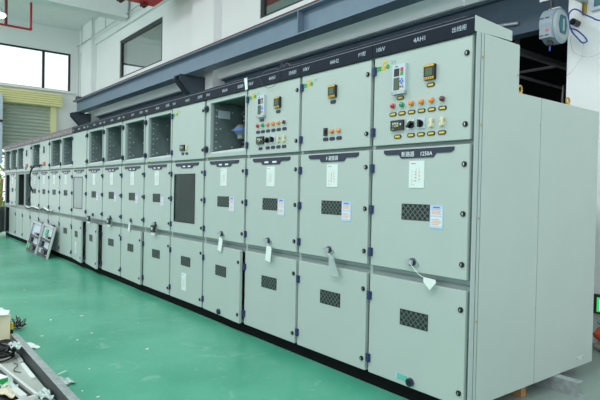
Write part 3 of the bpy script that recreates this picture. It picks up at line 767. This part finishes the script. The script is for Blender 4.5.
# pipe rack in the dark bay
o = empty('cable_rack', 'thin grey cable rack rails in the dark bay behind the row', 'rack', (0, 0, 0))
def rail(x, z, y0, y1, r, nm='rail'): put(nm, MB().box(x-r, x+r, y0, y1, z-r, z+r, 'tray_grey'), o)
rail(-1.63, 3.03, 2.95, 4.9, .032); rail(-1.60, 2.73, 2.95, 6.0, .014)
put('rung', MB().box(-2.9, -1.63, 4.82, 4.87, 3.15, 3.18, 'tray_grey'), o)
put('rung', MB().box(-3.3, -1.60, 5.6, 5.65, 2.72, 2.75, 'tray_grey'), o)
put('hanger', MB().box(-1.65, -1.61, 3.2, 3.24, 2.73, 3.9, 'tray_grey'), o)
tag(put('bent_pipe', MB().tube(smooth_path([(-1.55, 4.2, 2.75), (-1.56, 4.2, 2.5), (-1.5, 4.2, 2.40), (-1.3, 4.2, 2.38), (-1.0, 4.2, 2.40)]), .016, 'tray_grey')), 'thin bent grey pipe in the dark bay right of the nearest cabinet top', 'pipe')

# hose reel
o = empty('hose_reel', 'grey hose reel with teal side hanging at the white column', 'hose reel', (-.655, 2.2, 2.885), (0, 0, 0))
b = MB(); b.cyl((0, 0), .160, -.075, .045, 'x', 'reel_grey', 40); b.box(-.074, .04, -.158, .02, -.13, .06, 'reel_grey'); b.cyl((0, 0), .14, .045, .062, 'x', 'reel_light', 36, .125)
put('drum_case', b, o, bevel=.006)
b = MB(); b.prism([(-.045, -.075), (.045, -.075), (.07, 0), (.045, .085), (-.045, .085), (-.07, 0)], 'x', .062, .070, 'reel_teal'); b.box(.069, .073, -.012, .014, -.055, .055, 'reel_light'); put('side_badge', b, o, label='teal badge')
for z in (.045, -.11):
    for x in (-.05, .0): put('slot', MB().box(x-.018, x+.016, -.161, -.153, z, z+.009, 'black'), o)
put('red_dot', MB().cyl((.0, -.06), .011, -.166, -.156, 'y', 'orange', 12), o)
b = MB(); b.box(-.05, -.035, -.02, .02, .14, .25, 'steel_dark'); b.box(-.06, .04, -.02, .02, .155, .17, 'steel'); put('hanger', b, o)
b = MB(); b.cyl((-.02, -.06), .028, -.18, -.14, 'z', 'black', 16); b.cyl((-.02, -.06), .007, -.23, -.179, 'z', 'hose_blue', 8); put('hose_outlet', b, o)
b = MB(); b.box(-.80, -.52, 2.17, 2.21, 3.135, 3.16, 'steel'); b.box(-.55, -.51, 2.18, 2.5, 3.125, 3.16, 'steel')
tag(put('support_arm', b), 'grey steel arm holding the hose reel from the column', 'bracket')
from math import tan
tag(put('air_hose', MB().tube(smooth_path([(-0.632, 2.30, 2.905), (-0.585, 2.36, 2.884), (-0.53, 2.36, 2.849), (-0.466, 2.35, 2.781), (-0.448, 2.36, 2.742), (-0.491, 2.37, 2.737), (-0.547, 2.38, 2.798), (-0.594, 2.38, 2.863), (-0.619, 2.37, 2.952), (-0.617, 2.36, 3.025), (-0.581, 2.36, 3.058), (-0.536, 2.36, 3.042), (-0.481, 2.36, 2.992), (-0.41, 2.36, 2.943), (-0.341, 2.36, 2.9), (-.1, 2.36, 2.82)], 6), .0065, 'hose_blue')), 'blue air hose looping beside the hose reel', 'hose')
tag(put('grey_cord', MB().tube(smooth_path([(-0.64, 2.46, 2.847), (-0.638, 2.46, 2.762), (-0.599, 2.46, 2.679), (-0.48, 2.46, 2.621), (-0.376, 2.46, 2.638), (-.25, 2.46, 2.72)], 8), .0022, 'shutter_slat')), 'thin grey cord looping on the white column under the blue hose', 'cord')
tag(put('grey_cord', MB().tube(smooth_path([(-.49, 2.44, 2.80), (-0.51, 2.44, 2.764), (-0.533, 2.44, 2.621), (-0.603, 2.44, 2.522), (-0.658, 2.44, 2.474)], 8), .0022, 'shutter_slat')), 'thin grey cord hanging down to the column edge below the hose loop', 'cord')
tag(put('wall_conduit', MB().tube([(-.53, 2.47, CZ-.75), (-.53, 2.47, 3.02)], .02, 'brass')), 'yellowish vertical conduit on the white column at top right', 'pipe')
b = MB(); b.cyl((-.60, 2.96), .03, 2.40, 2.5, 'y', 'black', 16); tag(put('wall_fitting', b), 'black round fitting on the column behind the blue hose', 'fitting')
b = MB(); b.box(-.47, -.10, 2.46, 2.5, 3.04, 3.6, 'relay_grey'); b.box(-.44, -.13, 2.455, 2.465, 3.07, 3.57, 'reel_teal'); tag(put('wall_panel', b), 'blue-grey wall panel cut off by the top right corner', 'panel')
# exit sign, bags
o = empty('exit_sign', 'green lit sign in dark frame low on the wall at right edge', 'sign', (-.185, 2.47, .37))
put('housing', MB().box(-.19, .19, -.03, .03, -.085, .085, 'brown'), o)
b = MB(); b.box(-.145, .15, -.034, -.03, -.065, .065, 'exit_green'); put('lit_face', b, o)
b = MB(); b.box(-.12, -.10, -.037, -.034, -.05, .05, 'sign_white'); b.box(-.10, -.07, -.037, -.034, .015, .03, 'sign_white'); b.box(-.10, -.07, -.037, -.034, -.05, -.035, 'sign_white'); put('pictogram', b, o)
def lump(name, c, s, m, lab, cat, seed):
    rnd = random.Random(seed); bm = bmesh.new(); bmesh.ops.create_icosphere(bm, subdivisions=3, radius=1)
    for v in bm.verts:
        n = 1+.18*math.sin(5*v.co.x+seed)*math.cos(4*v.co.y+2*seed)+rnd.uniform(-.05, .05)
        v.co = Vector((v.co.x*s[0]*n, v.co.y*s[1]*n, max(-.0, (v.co.z*.5+.5))*s[2]*2*n))
    me = bpy.data.meshes.new(name); bm.to_mesh(me); bm.free(); me.materials.append(MATS[m])
    for p in me.polygons: p.use_smooth = True
    return tag(put(name, me, loc=c), lab, cat)
lump('tool_bag', (-.165, 2.28, .07), (.11, .1, .07), 'orange', 'orange bag heaped against the wall under the green sign', 'bag', 1)
lump('bag', (-.17, 2.30, 0), (.10, .08, .036), 'cloth_beige', 'beige bundle on the floor under the orange bag', 'bag', 2)
lump('cloth', (-.20, 2.34, .205), (.08, .06, .03), 'teal_tag', 'teal cloth on top of the orange bag', 'cloth', 5)
tag(put('bottle_cap', MB().cyl((.10, 1.62), .008, 0, .008, 'z', 'lens_red', 12)), 'small red cap on the floor near the steel channel end', 'cap')

# ------------------------------------------------------------------ foreground left clutter
CH = empty('steel_channel', 'long grey steel channel lying on the green floor, bottom left', 'steel channel', (-2.3, -1.765, 0))
b = MB(); b.box(-.86, 1.6, -.025, .025, .096, .101, 'steel'); b.box(-.86, 1.6, -.025, -.019, .0, .096, 'steel_dark'); b.box(-.86, 1.6, -.025, .025, 0, .005, 'steel'); put('channel_body', b, CH, bevel=.001)  # darker web: its shade is put into the colour
b = MB(); b.prism([(-3.6, -2.8), (-1.2, -2.5), (-1.2, -1.80), (-3.6, -1.80)], 'z', 0, .012, 'cardboard'); tag(put('cardboard_sheet', b), 'grey-green cardboard sheet under the clutter beside the steel channel', 'cardboard')
# white L frame
o = empty('aluminium_frame', 'pale open rectangular profile frame lying on cardboard, bottom left', 'frame', (0, 0, .013))
def bar(p, q, w_, h_, m='profile_white', par=None, nm='profile_bar'):
    p, q = Vector(p), Vector(q); d = (q-p); n = Vector((-d.y, d.x, 0)).normalized()*w_/2; b = MB()
    b.add([p-n, q-n, q+n, p+n]+[v+Vector((0, 0, h_)) for v in (p-n, q-n, q+n, p+n)], [(0, 3, 2, 1), (4, 5, 6, 7), (0, 1, 5, 4), (1, 2, 6, 5), (2, 3, 7, 6), (3, 0, 4, 7)], m)
    return put(nm, b, par)
bar((-2.62, -1.975, 0), (-1.80, -1.880, 0), .020, .024, par=o); bar((-1.80, -1.880, 0), (-1.73, -2.15, 0), .020, .024, par=o)
bar((-2.62, -1.975, 0), (-2.55, -2.25, 0), .020, .024, par=o); bar((-2.55, -2.25, 0), (-1.73, -2.15, 0), .020, .024, par=o)
b = MB(); b.prism([(-2.62, -1.975), (-1.80, -1.885), (-1.74, -2.14), (-2.55, -2.24)], 'z', 0, .004, 'rubber'); put('black_lining', b, o)
# white strips
for i, (p, q) in enumerate((((-2.80, -1.812, .013), (-2.62, -1.815, .013)), ((-2.55, -1.822, .013), (-2.18, -1.822, .013)))):
    bb = bar(p, q, .026, .012, 'paper', nm='trunking_piece'); tag(bb, ['short white trunking piece beside the cable coil', 'longer white trunking piece lying along the steel channel'][i], 'trunking', 'white trunking pieces')
# cable coil
b = MB(); rnd = random.Random(2)
for i in range(11):
    R_ = .088+rnd.uniform(-.018, .018); z = .03+i*.009; cx, cy = rnd.uniform(-.012, .012), rnd.uniform(-.01, .01)
    b.tube([(cx+R_*1.25*math.cos(a), cy+R_*.75*math.sin(a), z+.008*math.sin(2*a+i)) for a in [j*math.pi/14 for j in range(29)]], .007, 'rubber', 7)
tag(put('cable_coil', b, loc=(-2.80, -1.905, 0)), 'coil of black cable on the cardboard by the beige box', 'cable')
tag(put('loose_wire', MB().tube(smooth_path([(-2.6, -1.87, .02), (-2.5, -1.86, .03), (-2.42, -1.90, .02), (-2.35, -1.87, .02)]), .003, 'rubber')), 'thin black wire end trailing from the cable coil', 'wire')
def sheet(name, c, w_, d_, m, lab, cat, seed, h=.02, rz=0, n=10):
    rnd = random.Random(seed); b = MB(); vs = []
    ph = [rnd.uniform(0, 6) for _ in range(6)]
    for s_ in (0, -.002):
        for i in range(n+1):
            for j in range(n+1):
                u, v = i/n-.5, j/n-.5
                e = 1+.07*math.sin(7*u+ph[0])*math.cos(6*v+ph[1])
                vs.append((u*w_*e+.05*w_*math.sin(5*v+ph[4]), v*d_*e+.05*d_*math.sin(6*u+ph[5]), .004+s_+h*(.5+.5*math.sin(9*u+ph[2])*math.cos(8*v+ph[3]))+rnd.uniform(0, h*.25)*(s_ == 0)))
    N_ = (n+1)**2; q = lambda i, j, t: t*N_+i*(n+1)+j; fs = []
    for i in range(n):
        for j in range(n):
            fs.append((q(i, j, 0), q(i+1, j, 0), q(i+1, j+1, 0), q(i, j+1, 0))); fs.append((q(i, j, 1), q(i, j+1, 1), q(i+1, j+1, 1), q(i+1, j, 1)))
    for i in range(n):
        fs += [(q(i, 0, 0), q(i, 0, 1), q(i+1, 0, 1), q(i+1, 0, 0)), (q(i, n, 0), q(i+1, n, 0), q(i+1, n, 1), q(i, n, 1)), (q(0, i, 0), q(0, i+1, 0), q(0, i+1, 1), q(0, i, 1)), (q(n, i, 0), q(n, i, 1), q(n, i+1, 1), q(n, i+1, 0))]
    b.add(vs, fs, m)
    return tag(put(name, b, loc=c, rot=(0, 0, rz)), lab, cat)
sheet('plastic_bag', (-2.03, -1.665, 0), .17, .07, 'film', 'crumpled clear plastic bag on the green floor right of the channel', 'plastic bag', 5, .02, .3)
tag(put('plastic_strap', MB().tube(smooth_path([(-2.16, -1.70, .01), (-2.14, -1.66, .03), (-2.17, -1.62, .03), (-2.21, -1.60, .015)]), .004, 'paper')), 'short white plastic strap beside the clear plastic bag', 'strap')
sheet('paper_scrap', (-3.05, -1.67, 0), .20, .09, 'paper', 'white paper scrap behind the steel channel near the beige box', 'paper', 8, .012, .2)
sheet('plastic_bag', (-1.80, -1.84, .013), .16, .07, 'film', 'crumpled clear plastic bag between frame and channel, bottom edge', 'plastic bag', 6, .025)
sheet('plastic_bag', (-2.72, -1.84, .10), .16, .07, 'film', 'clear plastic bag lying on top of the black cable coil', 'plastic bag', 9, .03)
sheet('plastic_bag', (-2.12, -2.0, .02), .22, .09, 'film', 'clear plastic bag inside the pale profile frame', 'plastic bag', 10, .03)
sheet('cloth_glove', (-1.95, -2.02, .02), .20, .08, 'cloth_beige', 'beige work glove lying in the pale profile frame', 'glove', 11, .03, .3)
b = MB(); b.box(-.05, .05, -.03, .03, 0, .05, 'green'); b.box(-.03, .03, -.031, -.0295, .018, .03, 'white_print'); b.box(-.05, .05, -.03, .03, .0501, .054, 'paper')
tag(put('small_carton', b, loc=(-2.17, -2.03, .02), rot=(0, 0, .3)), 'small green and white carton in the pale profile frame', 'carton')
b = MB(); b.box(-.09, .09, -.02, .02, 0, .02, 'profile_white'); tag(put('profile_offcut', b, loc=(-1.86, -1.975, .038), rot=(0, 0, .12)), 'short white profile offcut across the frame corner, bottom edge', 'offcut')
# beige box
o = empty('beige_carton', 'beige box with white paper on top at the left edge', 'box', (-3.37, -1.93, 0), (0, 0, math.radians(2)))
b = MB(); b.box(-.16, .16, -.22, .14, 0.014, .24, 'beige_box'); b.box(-.165, .165, -.225, .145, .235, .25, 'beige_box'); put('box_body', b, o, bevel=.004)
sheet('paper_sheet', (-3.32, -1.90, .252), .30, .22, 'paper', 'white paper sheet lying on the beige box', 'paper', 14, .01)
b = MB(); b.prism([(-.10, .0), (.08, .0), (.02, .05), (-.06, .08)], 'y', -.06, .03, 'cloth_beige'); tag(put('foam_wedge', b, loc=(-3.42, -1.90, .27), bevel=.004), 'tan foam wedge on top of the beige box', 'foam')
b = MB(); b.cyl((0, 0), .013, 0, .14, 'z', 'yellow', 14); b.cyl((0, 0), .0137, .04, .08, 'z', 'black', 14); tag(put('spray_can', b, loc=(-3.40, -1.74, 0), ), 'small yellow and black tube standing behind the beige box', 'tube')
rnd = random.Random(12); b = MB()
for i in range(90):
    th, ph = rnd.uniform(0, 6.28), rnd.uniform(0, 1.5); d_ = Vector((math.cos(th)*math.cos(ph), math.sin(th)*math.cos(ph), math.sin(ph)))
    L_ = rnd.uniform(.05, .11); p1 = d_*L_*.5+Vector((rnd.uniform(-.02, .02), rnd.uniform(-.02, .02), 0.01)); b.tube([(0, 0, .03), p1, d_*L_+Vector((0, 0, .02))], .0035, rnd.choice(['rubber', 'rubber', 'steel']), 4)
tag(put('wire_tuft', b, loc=(-3.72, -1.64, 0)), 'bushy tuft of dark wire offcuts behind the beige box', 'wire')
# litter specks
for (x, y), s_ in zip([(-3.93, -1.0), (-3.92, -1.30), (-3.20, -1.12), (-3.04, -1.29), (-2.21, -1.44), (-2.45, -.90), (-3.33, -.63), (-1.64, -1.56), (-1.80, -1.61), (-5.75, -1.18), (-3.34, -1.51)], [26, 22, 14, 18, 12, 22, 10, 14, 12, 18, 16]):
    b = MB(); r = s_/1500; k0 = rnd.uniform(0, 6)
    b.prism([(r*(1+.5*math.sin(3*a+k0))*math.cos(a), r*.7*math.sin(a)) for a in [i*math.pi/4 for i in range(8)]], 'z', 0, .003, 'paper')
    o = tag(put('litter_scrap', b, loc=(x, y, 0), rot=(0, 0, k0)), 'tiny whitish paper scrap lying on the open green floor', 'litter', 'scraps on the green floor')

# ------------------------------------------------------------------ light
world = bpy.data.worlds.new('world'); scene.world = world; world.use_nodes = True
bg = world.node_tree.nodes['Background']; bg.inputs[0].default_value = (.93, .965, 1.0, 1); bg.inputs[1].default_value = 1.48
def area(loc, rot, sx, sy, e, col=(.96, .98, 1)):
    l = bpy.data.lights.new('hall_or_fill_light', 'AREA'); l.shape = 'RECTANGLE'; l.size = sx; l.size_y = sy; l.energy = e; l.color = col
    o = bpy.data.objects.new('hall_or_fill_light', l); COL.objects.link(o); o.location = loc; o.rotation_euler = rot; return o
for x in (-14, -9, -4, 1): area((x, -3.2, 6.1), (math.radians(12), 0, 0), 2.5, 1.2, 135)
area((3.6, .8, 5.6), (0, math.radians(35), 0), 1.5, 1.5, 45)  # added fill lamp, brightens the side of the end cabinet

# ------------------------------------------------------------------ camera
f_, yaw, pi_, ro = 540.76, .9056, -.0167, .0203
F = Vector((-math.sin(yaw)*math.cos(pi_), math.cos(yaw)*math.cos(pi_), math.sin(pi_)))
R = F.cross(Vector((0, 0, 1))).normalized(); U = R.cross(F)
R2 = R*math.cos(ro)+U*math.sin(ro); U2 = U*math.cos(ro)-R*math.sin(ro)
cam = bpy.data.cameras.new('camera'); co = bpy.data.objects.new('camera', cam); COL.objects.link(co)
cam.sensor_width = 36; cam.lens = f_*36/600; cam.clip_start = .05; cam.clip_end = 200
M = Matrix((R2, U2, -F)).transposed().to_4x4(); M.translation = Vector((1.8295, -2.6786, 1.3369)); co.matrix_world = M
scene.camera = co
vs_ = scene.view_settings; vs_.view_transform = 'Standard'; vs_.look = 'None'; vs_.gamma = 1; vs_.use_curve_mapping = False; vs_.exposure = 0
